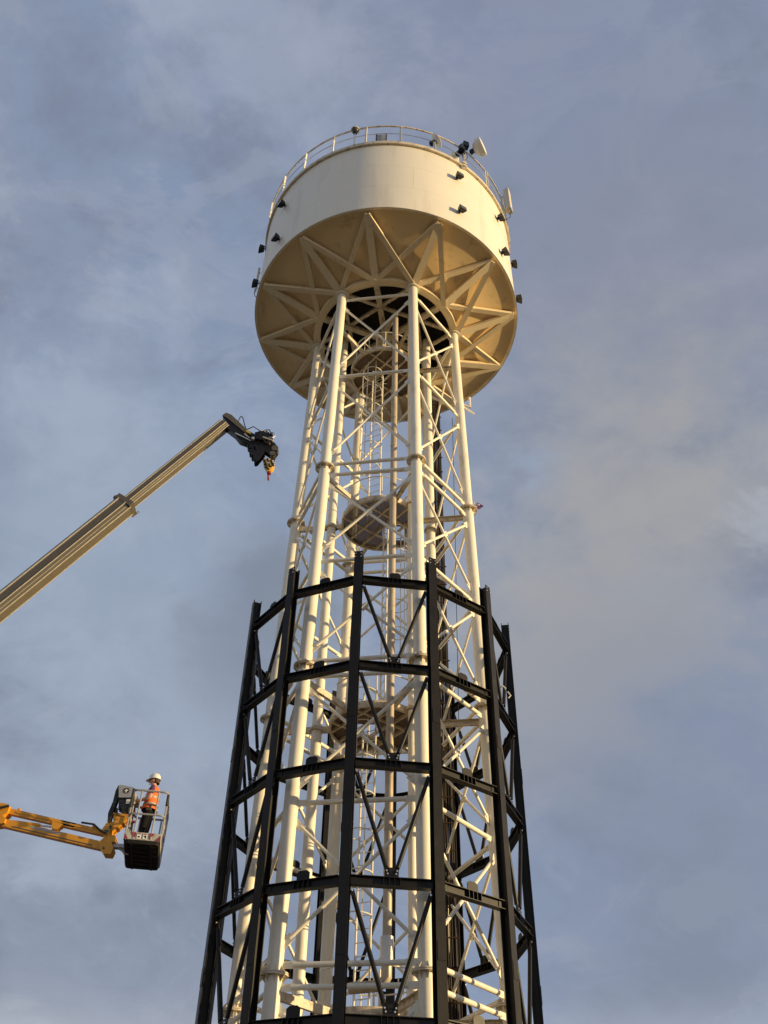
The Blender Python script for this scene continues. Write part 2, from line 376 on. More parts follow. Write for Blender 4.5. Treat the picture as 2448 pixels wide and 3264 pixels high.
# caged ladders
rung = None
def ladder(a, b, z0, z1, cage, cr_=.34):
    global rung
    a, b = Vector(a), Vector(b); L = MB().tube((a.x, a.y, z0), (a.x, a.y, z1), .026, 8).build('ladder', 'cream', wt)
    MB().tube((b.x, b.y, z0), (b.x, b.y, z1), .026, 8).build('side_rail', 'cream', L)
    z = z0+.2
    while z < z1-.1:
        MB().tube((a.x, a.y, z), (b.x, b.y, z), .012, 6).build('rung', 'cream', L); z += .29
    mid = (a+b)/2; cn = Vector(cage).normalized(); ctr = mid+cn*.36; base = math.atan2(-cn.y, -cn.x)
    arc = [base+R(35+290*i/18) for i in range(19)]
    z = z0+2.1
    while z < z1:
        MB().path([(a.x, a.y, z)]+[(ctr.x+cr_*math.cos(t), ctr.y+cr_*math.sin(t), z) for t in (arc if (Vector((math.cos(arc[0]), math.sin(arc[0])))-Vector((a.x-ctr.x, a.y-ctr.y))).length < (Vector((math.cos(arc[-1]), math.sin(arc[-1])))-Vector((a.x-ctr.x, a.y-ctr.y))).length else arc[::-1])]+[(b.x, b.y, z)], .015, 6).build('cage_hoop', 'cream', L)
        z += .95
    for f in (.3, .5, .7):
        t = arc[int(18*f)]; p = (ctr.x+cr_*math.cos(t), ctr.y+cr_*math.sin(t))
        MB().beam(p+(z0+2.0,), p+(z1,), .03, .008).build('cage_strap', 'cream', L)
ladder((-.42, .10, 0), (-.06, -.10, 0), 18.98+Z0, 27.9+Z0, (-.5, -.86, 0))
ladder((.10, .22, 0), (.22, -.16, 0), 11.95+Z0, 20.0+Z0, (.95, .3, 0))
ladder((-.33, .10, 0), (.0, -.06, 0), 4.95+Z0, 13.0+Z0, (-.45, -.9, 0))
ladder((.10, .22, 0), (.22, -.16, 0), 0, 6.0+Z0, (.95, .3, 0))
# riser pipe outside the platforms
X, Y = .345, -1.42
rp = MB().tube((X, Y, 5.95+Z0), (X, Y, 27.75+Z0), .098, 18).build('riser_pipe', 'pipe', wt)
for z in (26.5, 24.6, 22.3, 21.0, 19.35, 16.6, 14.8, 13.1, 11.1, 10.0, 8.6, 7.3): MB().ring(.09, .106, -.03, .03, 18, (X, Y, z+Z0)).build('pipe_joint', 'pipe', rp)
MB().tube((X, Y, 5.75+Z0), (X, Y, 6.28+Z0), .145, 20).build('pipe_sleeve', 'galv', rp)
MB().path([(X, Y, 5.8+Z0), (X, Y, 5.5+Z0), (X-.05, Y+.03, 5.42+Z0), (X-.14, Y+.08, 5.36+Z0), (X-.75, Y+.25, 5.34+Z0)], .112, 16).build('lower_elbow', 'pipe', rp)
MB().path([(X, Y, 27.70+Z0), (X-.02, Y+.02, 27.84+Z0), (X-.1, Y+.2, 27.93+Z0), (X-.42, Y+1.0, 27.95+Z0)], .105, 16).build('upper_elbow', 'pipe', rp)
# cable tray on the rear right column
ct = MB().beam((1.68, 1.98, 0), (1.68, 1.98, 27.6+Z0), .035, .07).beam((2.12, 1.98, 0), (2.12, 1.98, 27.6+Z0), .035, .07).build('cable_tray', 'rust', wt)
for i in range(13):
    x = 1.715+i*.0315; yy = 1.93-(i % 2)*.035
    pts = [(x+.012*math.sin(z*1.3+i*2), yy, z) for z in [0]+[1.1*k for k in range(1, 27)]]
    MB().path(pts, .019+.003*(i % 3), 6).build('cable', 'rust' if i in (2, 7) else 'cable', ct)
z = 1.0
while z < 29:
    MB().beam((1.66, 1.88, z), (2.17, 1.88, z), .035, .03).build('tray_bracket', 'rust', ct); z += .72
# overflow bend and hoist bracket on the right hand column
z = 24.2+Z0
MB().path([(2.66, -.40, z+.05), (3.0, -.3, z-.02), (3.0, -.3, z+.5)], .04, 8).build('vent_bend', 'cream', wt)
MB().beam((2.70, -.38, z-.05), (3.12, -.30, z-.35), .05, .06).build('hoist_arm', 'cream', wt)

# ------------------------------------------------------------------ black lattice frame
fr = thing('lattice_frame', 'black bolted steel lattice frame of twelve posts ringing the cream tower legs', 'steel frame')
RB, PB = 3.562, 21.45
BL = [14.07, 11.60, 9.16, 6.68, 4.22, 1.75]
BTOP = 14.90+Z0
hh, t1, t2 = .104, .011, .008
HP = [(-hh, -hh), (hh, -hh), (hh, -hh+t1*1.6), (t2, -hh+t1*1.6), (t2, hh-t1*1.6), (hh, hh-t1*1.6), (hh, hh), (-hh, hh), (-hh, hh-t1*1.6), (-t2, hh-t1*1.6), (-t2, -hh+t1*1.6), (-hh, -hh+t1*1.6)]
pmesh = bmesh_ = None
bolt = MB().lathe([(0, .02), (.016, .02), (.018, 0), (0, 0)], 6).build('bolt', 'galv', fr)
bolt_me = bolt.data; bpy.data.objects.remove(bolt)
gus = {}
for i in range(12):
    th = PB+30*i
    p = MB().extrude(P(RB, th, 0), P(RB, th, BTOP), HP, P(1, th, 0)).build('post', 'black', fr)
    rt = Matrix.Rotation(R(th), 4, 'Z')
    MB().box(P(RB, th, .02), (.36, .36, .04), R(th)).build('foot_plate', 'black', p)
    for z in [BTOP-.08, BTOP-.18]:     # bolted splices on the outer flange
        for s in (-1, 1):
            share(bolt_me, 'bolt', p, Matrix.Translation(P(RB+hh, th, z))@rt@Matrix.Translation((s*.07, 0, 0))@Matrix.Rotation(R(90), 4, 'X'))
    for z in (10.38+Z0, 5.45+Z0):
        MB().box(P(RB+hh+.006, th, z), (.17, .010, .34), R(th)).build('splice_plate', 'black', p)
    # ring beams and V bracing of this face
    th2 = th+30; braced = i % 2 == 1
    for li, z in enumerate(BL):
        z += Z0
        a, b = P(RB, th, z), P(RB, th2, z); d = (b-a).normalized(); nrm = P(1, th+15, 0)
        s_ = .88
        bm_ = MB().extrude(a+d*.115, b-d*.115, [(x*s_*.9, y*s_) for x, y in HP], (0, 0, 1))
        mid = (a+b)/2
        for k in (-.165, .165, -.055, .055):                      # web stiffeners
            for s in (-1, 1): bm_.box(mid+d*k+nrm*(s*.045), (.012, .070, .152), math.atan2(d.y, d.x))
        rb = bm_.build('ring_beam', 'black', fr)
        w, hgt = .14, .205
        zt = z+hh*s_
        outl = [(-w, 0), (w, 0), (w, hgt*.78), (w*.55, hgt), (-w*.55, hgt), (-w, hgt*.78)]
        pts = [mid+d*x+Vector((0, 0, zt-z+y+.001)) for x, y in outl]; t = nrm*.011
        MB().add([q-t for q in pts]+[q+t for q in pts], [tuple(range(6)), tuple(range(6, 12))[::-1]]+[(k, 6+k, 6+(k+1) % 6, (k+1) % 6) for k in range(6)]).build('gusset_plate', 'black', rb)
        for sx in (-.085, .085) if braced and li else ():
            for zz in (.07, .13):
                share(bolt_me, 'bolt', rb, Matrix.Translation(mid+d*(sx+.02*(zz > .1)*(1 if sx > 0 else -1))+Vector((0, 0, zt-z+zz))+nrm*.03)@Matrix.Rotation(R(th+15), 4, 'Z')@Matrix.Rotation(R(90), 4, 'X')@Matrix.Scale(1.1, 4))
        for s, e, pth in ((1, a, th), (-1, b, th2)):               # end cleats
            MB().box(e+d*(s*.17)+nrm*.012, (.12, .02, .13), math.atan2(d.y, d.x)).build('cleat', 'black', rb)
        if braced and li < len(BL)-1:
            zb = BL[li+1]+Z0+hh*s_+.115
            m2 = (P(RB, th, zb)+P(RB, th2, zb))/2
            for s, e in ((1, a), (-1, b)):
                top = e+d*(s*.15)-Vector((0, 0, .20)); bot = m2-d*(s*.085)
                dd = (bot-top).normalized()
                dg = MB().tube(top+dd*.12, bot-dd*.10, .046, 12)
                dg.beam(top-dd*.02, top+dd*.16, .022, .085, nrm.cross(dd)); dg.beam(bot-dd*.14, bot+dd*.05, .022, .085, nrm.cross(dd))
                o = dg.build('diagonal', 'black', fr)
                share(bolt_me, 'bolt', o, Matrix.Translation(top+nrm*.02)@Matrix.Rotation(R(th+15), 4, 'Z')@Matrix.Rotation(R(90), 4, 'X')@Matrix.Scale(1.3, 4))

# ------------------------------------------------------------------ things mounted on the tank
def flood(th, z, label):
    t = thing('floodlight', label, 'floodlight', P(5.01, th, z), 'floodlights on the tank wall')
    rot = Matrix.Rotation(R(th), 3, 'Z'); base = P(5.01, th, z)
    def w(v): return base+rot@Vector(v)
    tilt = -.06
    f = MB(); a0, a1 = .10, .145                                  # tapered hood flaring outwards
    q0 = [(-a0, -.045, -.08), (a0, -.045, -.08), (a0, -.045, .08), (-a0, -.045, .08)]
    q1 = [(-a1, -.25, -.12+tilt), (a1, -.25, -.12+tilt), (a1, -.23, .13+tilt), (-a1, -.23, .13+tilt)]
    f.add([w(v) for v in q0+q1], [(0, 1, 2, 3), (7, 6, 5, 4), (0, 4, 5, 1), (1, 5, 6, 2), (2, 6, 7, 3), (3, 7, 4, 0)]); f.build('housing', 'lamp', t)
    q2 = [(x*.88, y-.004, (z_-tilt)*.86+tilt) for x, y, z_ in q1]
    q3 = [(x, y-.012, z_) for x, y, z_ in q2]
    MB().add([w(v) for v in q2+q3], [(0, 1, 2, 3), (7, 6, 5, 4), (0, 4, 5, 1), (1, 5, 6, 2), (2, 6, 7, 3), (3, 7, 4, 0)]).build('lens', 'glass', t)
    MB().tube(w((0, .02, .02)), w((0, -.12, 0)), .022, 8).box(w((0, -.012, .02)), (.10, .02, .10), R(th)).build('bracket', 'lamp', t)
    MB().path([w((.02, -.11, .05)), w((.03, -.05, .10)), w((.02, .0, .13))], .008, 5).build('lead', 'cable', t)
ZU, ZL = 32.45+Z0, 30.08+Z0
for th, lu in ((-53, 'below the clamp on the shaded side of the tank'), (30.3, 'directly below the pole of microwave dishes'), (57.5, 'just below the sector antenna'), (82, 'on the sunlit far edge of the tank'), (-77.5, 'above the slim whip antenna')):
    flood(th, ZU, 'black floodlight, upper of its pair, '+lu)
    flood(th, ZL, 'black floodlight, lower of its pair, '+lu)

def dish(name, label, c, dirn, r, depth, drum=True):
    t = thing(name, label, 'dish', c, 'microwave dishes on the tank rail'); c = Vector(c); d = Vector(dirn).normalized(); mt = d.to_track_quat('Z', 'Y').to_matrix()
    if drum:
        MB().lathe([(0, -.02), (r*.55, -.02), (r*.98, depth*.35), (r, depth*.38), (r, depth), (r*.985, depth)], 32, c, mt).build('shroud', 'white', t)
        MB().lathe([(r*.985, depth-.01), (r*.7, depth+.012), (0, depth+.02)], 32, c, mt).build('radome', 'white', t)
    else:
        MB().lathe([(0, 0), (r*.6, .03), (r, .09), (r, .105), (r*.6, .12), (0, .125)], 32, c, mt).build('shroud', 'white', t)
    MB().box(c-d*.10, (.16, .16, .2), 0, mt).tube(c-d*.22, c, .05, 10).build('radio_unit', 'lamp', t)
    MB().beam(c-d*.05-Vector((0, 0, .05)), c-d*.05-Vector((0, 0, .25)), .05, .05).build('mount', 'galv', t)
    return t
pole = P(5.10, 33.8, 0)
mp_ = thing('antenna_pole', 'galvanised antenna pole clamped to the tank walkway edge beside the dishes', 'pole', P(5.10, 33.8, HT-.3))
MB().tube((pole.x, pole.y, HT-.3), (pole.x, pole.y, HT+1.65), .04, 12).build('mast', 'galv', mp_)
for z in (HT-.22, HT-.02): MB().box((pole.x*.995, pole.y*.995, z), (.20, .22, .05), R(34)).build('clamp', 'cream', mp_)
for z in (HT+.8, HT+1.1, HT+1.35): MB().box((pole.x, pole.y, z), (.12, .12, .06), R(34)).build('clamp', 'lamp', mp_)
MB().path([(pole.x+.05, pole.y-.04, HT+.2), (pole.x+.16, pole.y-.12, HT+.3), (pole.x+.07, pole.y-.2, HT+.55), (pole.x+.02, pole.y-.08, HT+.9)], .012, 6).build('cable_loop', 'cable', mp_)
MB().box((pole.x+.12, pole.y-.06, HT+1.35), (.22, .2, .34), R(20)).build('radio_box', 'lamp', mp_)
MB().box((pole.x-.05, pole.y-.15, HT+.95), (.22, .16, .26), R(40)).build('radio_box', 'lamp', mp_)
dish('microwave_dish', 'cream drum shaped microwave dish facing the sun, biggest on the rail', (pole.x+.50, pole.y+.10, HT+1.32), (.80, -.45, .08), .38, .36)
dish('microwave_dish', 'small grey drum dish facing away behind black radio boxes', (pole.x-.22, pole.y+.12, HT+.93), (-.55, .75, .25), .22, .24)
dish('microwave_dish', 'flat pale dish alone on the handrail between two posts', (1.70, -4.72, HT+.72), (.70, -.15, .55), .30, .1, False)
def panel_antenna(th, z0, h, w, label, r=5.36):
    t = thing('sector_antenna', label, 'antenna', P(r, th, z0))
    c = P(r, th, z0+h/2); rz = R(th)
    prof = [(w*.5*math.cos(R(a)), -w*.6*max(math.sin(R(a)), -.45)) for a in range(0, 360, 20)]
    o = MB().extrude(P(r, th, z0), P(r, th, z0+h), prof, P(1, th, 0)).build('radome', 'antenna', t)
    MB().box(P(r, th, z0-.02), (w*.9, w*.5, .05), rz).build('end_cap', 'grey', t)
    for k in (-.3, 0, .3): MB().tube(P(r, th+k*w*9, z0-.14), P(r, th+k*w*9, z0-.03), .02, 8).build('connector', 'galv', t)
    for f in (.12, .8): MB().beam(P(5.07, th, z0+h*f), P(r-.05, th, z0+h*f), .05, .06).build('arm', 'galv', t)
    MB().path([P(r, th, z0-.1), P(r-.03, th+.5, z0-.4), P(r-.18, th+.2, z0-.55), P(5.03, th-.5, z0-.4)], .013, 6).build('feeder', 'cable', t)
    return t
panel_antenna(65, HT+.10, 1.5, .32, 'cream sector antenna standing upright on the sunlit end of the rail')
panel_antenna(-83.5, 30.35+Z0, 1.50, .10, 'slim whip antenna bracketed to the shaded side of the tank wall', 5.16)
t = thing('dome_lamp', 'round glass domed lamp on a short pole above the handrail', 'lamp', P(5.10, -15.6, HT))
p = P(5.10, -15.6, 0)
MB().tube((p.x, p.y, HT-.05), (p.x, p.y, HT+.85), .03, 8).build('stem', 'galv', t)
MB().lathe([(0, HT+.85), (.07, HT+.86), (.08, HT+.98), (0, HT+.99)], 16, (p.x, p.y, 0)).build('socket', 'lamp', t)
MB().lathe([(0, -.15)]+[(.15*math.sin(R(a)), -.15*math.cos(R(a))) for a in range(15, 91, 15)], 20, (p.x, p.y, HT+1.12)).build('globe', 'glass', t)
MB().lathe([(.155*math.cos(R(a)), .155*math.sin(R(a))) for a in range(0, 91, 15)], 20, (p.x, p.y, HT+1.12)).build('cap', 'grey', t)
MB().ring(.14, .165, -.02, .02, 20, (p.x, p.y, HT+1.12)).build('bezel', 'cream', t)
t = thing('roof_hatch', 'grey steel access hatch standing behind the handrail on the roof', 'hatch', P(4.85, -4.2, HT-.1))
MB().box(P(4.85, -4.2, HT+.45), (.34, .05, .95), R(-4)).build('door', 'grey', t)
for s in (-1, 1): MB().beam(P(4.85, -4.2+s*2.3, HT-.1), P(4.85, -4.2+s*2.3, HT+1.0), .04, .06).build('jamb', 'rust', t)
# conduit stub and pennant on the flange, hanging rope
t = thing('pennant', 'small purple and white pennant tied by the flange of the sunlit leg', 'pennant', (2.93, -.42, 19.45+Z0))
a = Vector((2.90, -.43, 19.40+Z0))
MB().add([a, a+Vector((.10, -.02, .18)), a+Vector((.30, -.04, .02)), a+Vector((.13, -.02, -.12)), a+Vector((.1, .02, .02))], [(0, 1, 4), (1, 2, 4), (2, 3, 4), (3, 0, 4)]).build('cloth', 'flag', t)
MB().add([a+Vector((.07, -.045, .10)), a+Vector((.18, -.055, .08)), a+Vector((.16, -.06, .0))], [(0, 1, 2)]).add([a+Vector((.02, -.03, -.01)), a+Vector((.10, -.04, -.03)), a+Vector((.09, -.05, .04))], [(0, 1, 2)]).build('print', 'white', t)
MB().tube(a-Vector((.05, 0, .1)), a+Vector((.02, 0, .22)), .012, 6).build('stick', 'galv', t)
tag(MB().path([(2.40, .05, 24.0+Z0), (2.36, .05, 21.5+Z0), (2.30, .05, 18.0+Z0), (2.22, .05, 14+Z0), (2.17, .05, 11.4+Z0)], .009, 5).build('hoist_rope', 'cable'), 'thin dark rope hanging down inside the sunlit leg', 'rope')
tag(MB().path([(3.10, -1.10, 12.47+Z0), (3.22, -1.20, 12.55+Z0), (3.30, -1.16, 12.50+Z0), (3.26, -1.06, 12.42+Z0), (3.36, -1.14, 12.40+Z0), (3.42, -1.14, 12.30+Z0), (3.36, -1.12, 12.24+Z0)], .020, 7).build('rope_sling', 'white'), 'white rope sling knotted round a black diagonal', 'rope')

# ------------------------------------------------------------------ crane (boom reaching in from the left)
YC = -5.0
cr_t = thing('loader_crane', 'bronze telescopic crane boom with black winch head and striped hook', 'crane', (-15.6, YC, 0))
def boom(name, p, q, w, h, parent):
    p, q = Vector(p), Vector(q); d = (q-p).normalized()
    # six sided section: tall webs, chamfered lower flange
    pr = [(-w*.30, -h*.5), (w*.30, -h*.5), (w*.5, -h*.22), (w*.5, h*.36), (w*.38, h*.5), (-w*.38, h*.5), (-w*.5, h*.36), (-w*.5, -h*.22)]
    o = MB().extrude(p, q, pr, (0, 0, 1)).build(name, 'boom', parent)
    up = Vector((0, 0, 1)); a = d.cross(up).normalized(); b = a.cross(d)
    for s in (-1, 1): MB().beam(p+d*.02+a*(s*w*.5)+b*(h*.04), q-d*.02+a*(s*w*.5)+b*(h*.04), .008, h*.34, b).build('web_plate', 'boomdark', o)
    for s in (-1, 1):                                             # metal edges; their sunlit bands are put into a paler colour
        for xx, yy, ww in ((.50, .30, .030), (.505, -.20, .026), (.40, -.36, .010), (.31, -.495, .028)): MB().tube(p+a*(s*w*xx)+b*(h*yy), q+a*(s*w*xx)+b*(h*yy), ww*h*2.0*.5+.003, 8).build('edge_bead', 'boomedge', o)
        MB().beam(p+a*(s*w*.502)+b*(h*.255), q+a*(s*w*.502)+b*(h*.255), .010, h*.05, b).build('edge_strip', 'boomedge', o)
    return o
tip, j = Vector((-4.19, YC, 19.56)), Vector((-6.235, YC, 16.60))
ax = (tip-j).normalized(); low_end = j-ax*16.4
b1 = boom('boom_inner', j-ax*.6, tip, .30, .305, cr_t)
b2 = boom('boom_outer', low_end, j, .42, .475, cr_t)
a_ = ax.cross(Vector((0, 0, 1))).normalized(); b_ = a_.cross(ax)
co = MB().beam(j-ax*.03, j+ax*.11, .44, .485).build('boom_collar', 'collar', cr_t)
MB().tube(j+b_*.30-a_*.1+ax*.03, j+b_*.30+a_*.1+ax*.03, .075, 14).build('sheave', 'collar', co)
for k in range(5): MB().tube(j-b_*.24+ax*(-.05+.05*k)-a_*.16, j-b_*.31+ax*(-.05+.05*k)-a_*.16, .014, 6).build('bolt', 'galv', co)
for k in (-.5, .5): MB().tube(j+b_*(.2*k)-a_*.24+ax*.03, j+b_*(.2*k)-a_*.26+ax*.03, .018, 6).build('bolt', 'galv', co)
MB().tube(j+b_*.345-a_*.06, low_end+b_*.345-a_*.06, .016, 6).build('hoist_line', 'cable', cr_t)
# fly jib with winch
jb = [(-4.275, 19.815), (-4.189, 19.916), (-4.034, 19.832), (-3.597, 19.316), (-3.314, 19.121), (-3.153, 18.831), (-3.255, 18.781), (-3.473, 18.804), (-3.724, 18.919), (-3.857, 19.117), (-4.13, 19.376), (-4.107, 19.537)]
fj = MB().plate(jb, YC-.095, YC+.095).build('fly_jib', 'cblack', cr_t)
jt = [(-4.275, 19.815), (-4.189, 19.916), (-4.034, 19.832), (-3.498, 19.209), (-3.577, 19.143), (-4.109, 19.682)]
MB().plate(jt, YC-.125, YC-.10).build('side_plate', 'collar', fj)
MB().plate(jt, YC+.10, YC+.125).build('side_plate', 'collar', fj)
MB().plate([(-3.57, 19.27), (-3.424, 19.133), (-3.441, 19.093), (-3.585, 19.206)], YC-.134, YC-.127).build('warning_label', 'yellow', fj)
MB().tube((-3.85, YC-.12, 19.13), (-3.52, YC-.12, 18.93), .022, 10).tube((-3.7, YC-.12, 19.04), (-3.42, YC-.12, 18.87), .013, 8).build('ram', 'galv', fj)
pt = [(-3.45, 18.789), (-3.092, 18.864), (-3.02, 18.484), (-3.187, 18.147), (-3.242, 18.168), (-3.305, 18.353), (-3.393, 18.47)]
for y in (YC-.10, YC+.06): MB().plate(pt, y, y+.03).build('head_plate', 'cblack', fj)
for k, (x, z) in enumerate([(-3.47, 18.72), (-3.42, 18.62), (-3.40, 18.52), (-3.33, 18.38), (-3.24, 18.2)]): MB().tube((x, YC-.13, z), (x, YC+.12, z), .030, 10).build('pin', 'cblack', fj)
wn = MB().tube((-3.17, YC-.15, 19.03), (-3.17, YC+.15, 19.03), .12, 24).build('winch_drum', 'cblack', fj)
for y in (-.16, .16): MB().tube((-3.17, YC+y-.012, 19.03), (-3.17, YC+y+.012, 19.03), .165, 14).build('drum_flange', 'cblack', wn)
MB().plate([(-3.112, 19.271), (-2.97, 19.165), (-2.856, 18.997), (-2.944, 18.9), (-3.078, 19.051)], YC-.15, YC+.05).build('winch_motor', 'cblack', fj)
MB().plate([(-3.108, 19.231), (-3.074, 19.225), (-3.017, 19.085), (-3.057, 19.06)], YC-.162, YC-.152).build('warning_label', 'yellow', fj)
hs = [(-3.101, 18.957), (-2.812, 18.874), (-2.698, 18.693), (-2.696, 18.556), (-2.758, 18.417), (-2.828, 18.377), (-2.921, 18.457), (-3.084, 18.588)]
for y in (YC-.08, YC+.05): MB().plate(hs, y, y+.03).build('rope_guard', 'cblack', fj)
MB().plate([(-2.99, 18.96), (-2.83, 18.90), (-2.74, 18.72), (-2.84, 18.62), (-3.0, 18.75)], YC-.05, YC+.05).build('guard_box', 'collar', fj)
for x, z, r in ((-2.775, 18.66, .09), (-2.82, 18.47, .075)): MB().tube((x, YC-.09, z), (x, YC+.09, z), r, 18).build('sheave', 'collar', fj)
MB().path([(-2.93, YC-.2, 19.10), (-2.84, YC-.24, 19.08), (-2.79, YC-.22, 18.98), (-2.84, YC-.2, 18.90)], .012, 6).path([(-2.95, YC-.2, 18.93), (-2.86, YC-.24, 18.88), (-2.80, YC-.2, 18.97)], .014, 6).build('steel_pipe', 'galv', fj)
MB().path([(-3.83, YC-.1, 19.60), (-3.815, YC-.1, 19.72), (-3.787, YC-.1, 19.80), (-3.755, YC-.1, 19.80), (-3.71, YC-.1, 19.70), (-3.65, YC-.1, 19.48), (-3.585, YC-.1, 19.30)], .014, 6).build('hydraulic_hose', 'rubber', fj)
hb = thing('hook_block', 'yellow and black striped hook block with red hook hanging below winch', 'hook', (-2.87, YC, 17.66))
bo = [(-3.006, 18.243), (-2.924, 18.269), (-2.826, 18.242), (-2.741, 18.133), (-2.749, 18.0), (-2.813, 17.895), (-2.892, 17.848), (-2.947, 17.978), (-3.017, 18.094), (-3.027, 18.183)]
cx, cz = -2.885, 18.07
blk = MB()
n_ = len(bo); vs = []
for y, s in ((-.12, .62), (-.09, .98), (.09, .98), (.12, .62)): vs += [(cx+(x-cx)*s, YC+y, cz+(z-cz)*s) for x, z in bo]
fs = [tuple(range(n_)), tuple(range(3*n_, 4*n_))[::-1]]
for k in range(3): fs += [(k*n_+i, (k+1)*n_+i, (k+1)*n_+(i+1) % n_, k*n_+(i+1) % n_) for i in range(n_)]
blk.add(vs, fs).build('cheek', 'yellow', hb)
for k in (-.09, .0, .09):                                          # painted stripes as slim plates on the cheek
    L = .13 if k else .17
    MB().plate([(cx+k-.06, cz+L-.02*(k > 0)), (cx+k-.02, cz+L), (cx+k+.075, cz-L*.75), (cx+k+.035, cz-L*.85)], YC-.128, YC-.112).build('stripe', 'cblack', hb)
for k, zz in enumerate((.06, -.05, -.14)): MB().beam((cx-.13+.03*k, YC-.10, cz+zz+.02), (cx+.14-.05*k, YC-.10, cz+zz-.06), .03, .035).build('stripe', 'cblack', hb)
MB().tube((cx, YC-.14, cz), (cx, YC-.12, cz), .03, 12).build('axle', 'galv', hb)
MB().tube((-2.855, YC, 17.87), (-2.85, YC, 17.80), .05, 12).build('swivel', 'red', hb)
MB().path([(-2.85, YC, 17.80), (-2.85, YC-.02, 17.74), (-2.85, YC-.06, 17.70), (-2.85, YC-.05, 17.645), (-2.85, YC, 17.62), (-2.85, YC+.05, 17.645), (-2.85, YC+.06, 17.69)], .022, 8).build('hook', 'red', hb)
for a, b in (((-2.716, YC, 18.54), (-2.775, YC, 18.20)), ((-3.035, YC, 18.47), (-3.01, YC, 18.22))): MB().tube(a, b, .012, 6).build('wire_rope', 'cable', hb)
MB().tube((-3.02, YC, 18.36), (-3.012, YC, 18.22), .032, 10).build('rope_socket', 'galv', hb)
for k, (x, z, r, l) in enumerate([(-3.12, 19.24, .035, .10), (-3.02, 19.15, .05, .16), (-2.90, 19.09, .045, .2), (-3.30, 19.10, .04, .22), (-2.95, 18.80, .05, .2), (-3.36, 18.90, .05, .24), (-3.28, 18.62, .04, .21)]):
    MB().tube((x, YC-l*.6-.05, z), (x, YC-l*.6+.10, z), r*.85, 12).tube((x, YC-l*.6-.07, z), (x, YC-l*.6-.05, z), r*.4, 8).build('valve_fitting', ('cblack', 'collar', 'galv')[k % 3] if k != 2 else 'cblack', fj)
MB().beam((-3.10, YC-.20, 18.92), (-2.83, YC-.20, 18.80), .05, .04).build('side_bar', 'boomedge', fj)
MB().beam((-3.60, YC-.165, 19.08), (-3.46, YC-.165, 18.93), .01, .03).build('side_bar', 'boomedge', fj)
for a0, a1 in (((-3.55, 19.20), (-3.2, 19.16)), ((-3.35, 19.0), (-3.0, 18.72)), ((-3.05, 19.2), (-2.85, 18.95))):
    MB().path([(a0[0], YC-.2, a0[1]), ((a0[0]+a1[0])/2, YC-.28, (a0[1]+a1[1])/2+.05), (a1[0], YC-.2, a1[1])], .014, 6).build('hydraulic_hose', 'rubber', fj)
# crane carrier on the ground
q = low_end
MB().lathe([(0, .9), (.75, .9), (.75, 1.3), (.45, 1.5), (.4, q.z+.3), (0, q.z+.35)], 24, (q.x, YC, 0)).build('turret', 'collar', cr_t)
MB().box((q.x, YC+2.2, .95), (2.3, 8.6, .35)).build('chassis', 'cblack', cr_t)
MB().box((q.x, YC+5.6, 2.0), (2.3, 1.7, 1.8)).build('cab', 'white', cr_t)
MB().box((q.x, YC+6.46, 2.3), (2.0, .03, .8)).build('windscreen', 'glass', cr_t)
for y in (-1.4, -.2, 5.4):
    for s in (-1, 1): MB().tube((q.x+s*.85, YC+y, .5), (q.x+s*1.2, YC+y, .5), .5, 24).build('wheel', 'rubber', cr_t)

# ------------------------------------------------------------------ boom lift
YL = -4.4
lf = thing('boom_lift', 'orange yellow articulated boom lift with white railed work basket', 'boom lift', (-11.5, YL, 0))
def plate_part(name, pts, y0, y1, mt, parent=lf): return MB().plate(pts, y0, y1).build(name, mt, parent)
uj = MB().beam((-7.09, YL, 9.115), (-5.13, YL, 8.723), .11, .105).build('jib_upper_arm', 'lift', lf)
MB().beam((-6.9, YL-.06, 9.085), (-5.35, YL-.06, 8.775), .012, .03).build('side_rib', 'lift', uj)
MB().beam((-6.0, YL-.056, 8.905), (-5.72, YL-.056, 8.849), .006, .085).build('name_plate', 'trousers', uj)
for f in (.10, .88): p = Vector((-7.09+1.96*f, YL, 9.115-.392*f)); MB().beam(p+Vector((0, 0, .05)), p+Vector((0, 0, .10)), .06, .05).build('hose_clip', 'lift', uj)
lj = MB().beam((-7.13, YL, 8.88), (-5.13, YL, 8.473), .13, .145).build('jib_lower_arm', 'lift', lf)
MB().beam((-6.55, YL-.066, 8.795), (-5.95, YL-.066, 8.673), .006, .04).build('grey_plate', 'grey', lj)
MB().beam((-6.9, YL-.067, 8.795), (-5.3, YL-.067, 8.468), .008, .018).build('side_rib', 'boomdark', lj)
plate_part('jib_bracket', [(-7.60, 9.26), (-7.128, 9.223), (-7.04, 9.178), (-7.05, 9.052), (-7.12, 8.98), (-7.05, 8.926), (-7.05, 8.83), (-7.299, 8.80), (-7.6, 8.8)], YL-.13, YL+.13, 'lift')
MB().tube((-6.95, YL-.02, 8.90), (-6.396, YL-.02, 8.845), .038, 14).build('ram_cylinder', 'lift', lf)
MB().tube((-6.40, YL-.02, 8.845), (-6.13, YL-.02, 8.82), .018, 10).build('ram_rod', 'galv', lf)
plate_part('ram_lug', [(-6.168, 8.922), (-5.946, 8.865), (-5.979, 8.819), (-6.06, 8.755), (-6.156, 8.788)], YL-.07, YL+.07, 'lift')
kn = plate_part('knuckle', [(-5.163, 8.772), (-5.111, 8.886), (-5.002, 8.888), (-4.953, 8.655), (-4.886, 8.646), (-4.863, 8.536), (-4.934, 8.513), (-4.879, 8.405), (-4.909, 8.292), (-5.049, 8.3), (-5.135, 8.399), (-5.164, 8.529), (-5.103, 8.596)], YL-.12, YL+.12, 'lift')
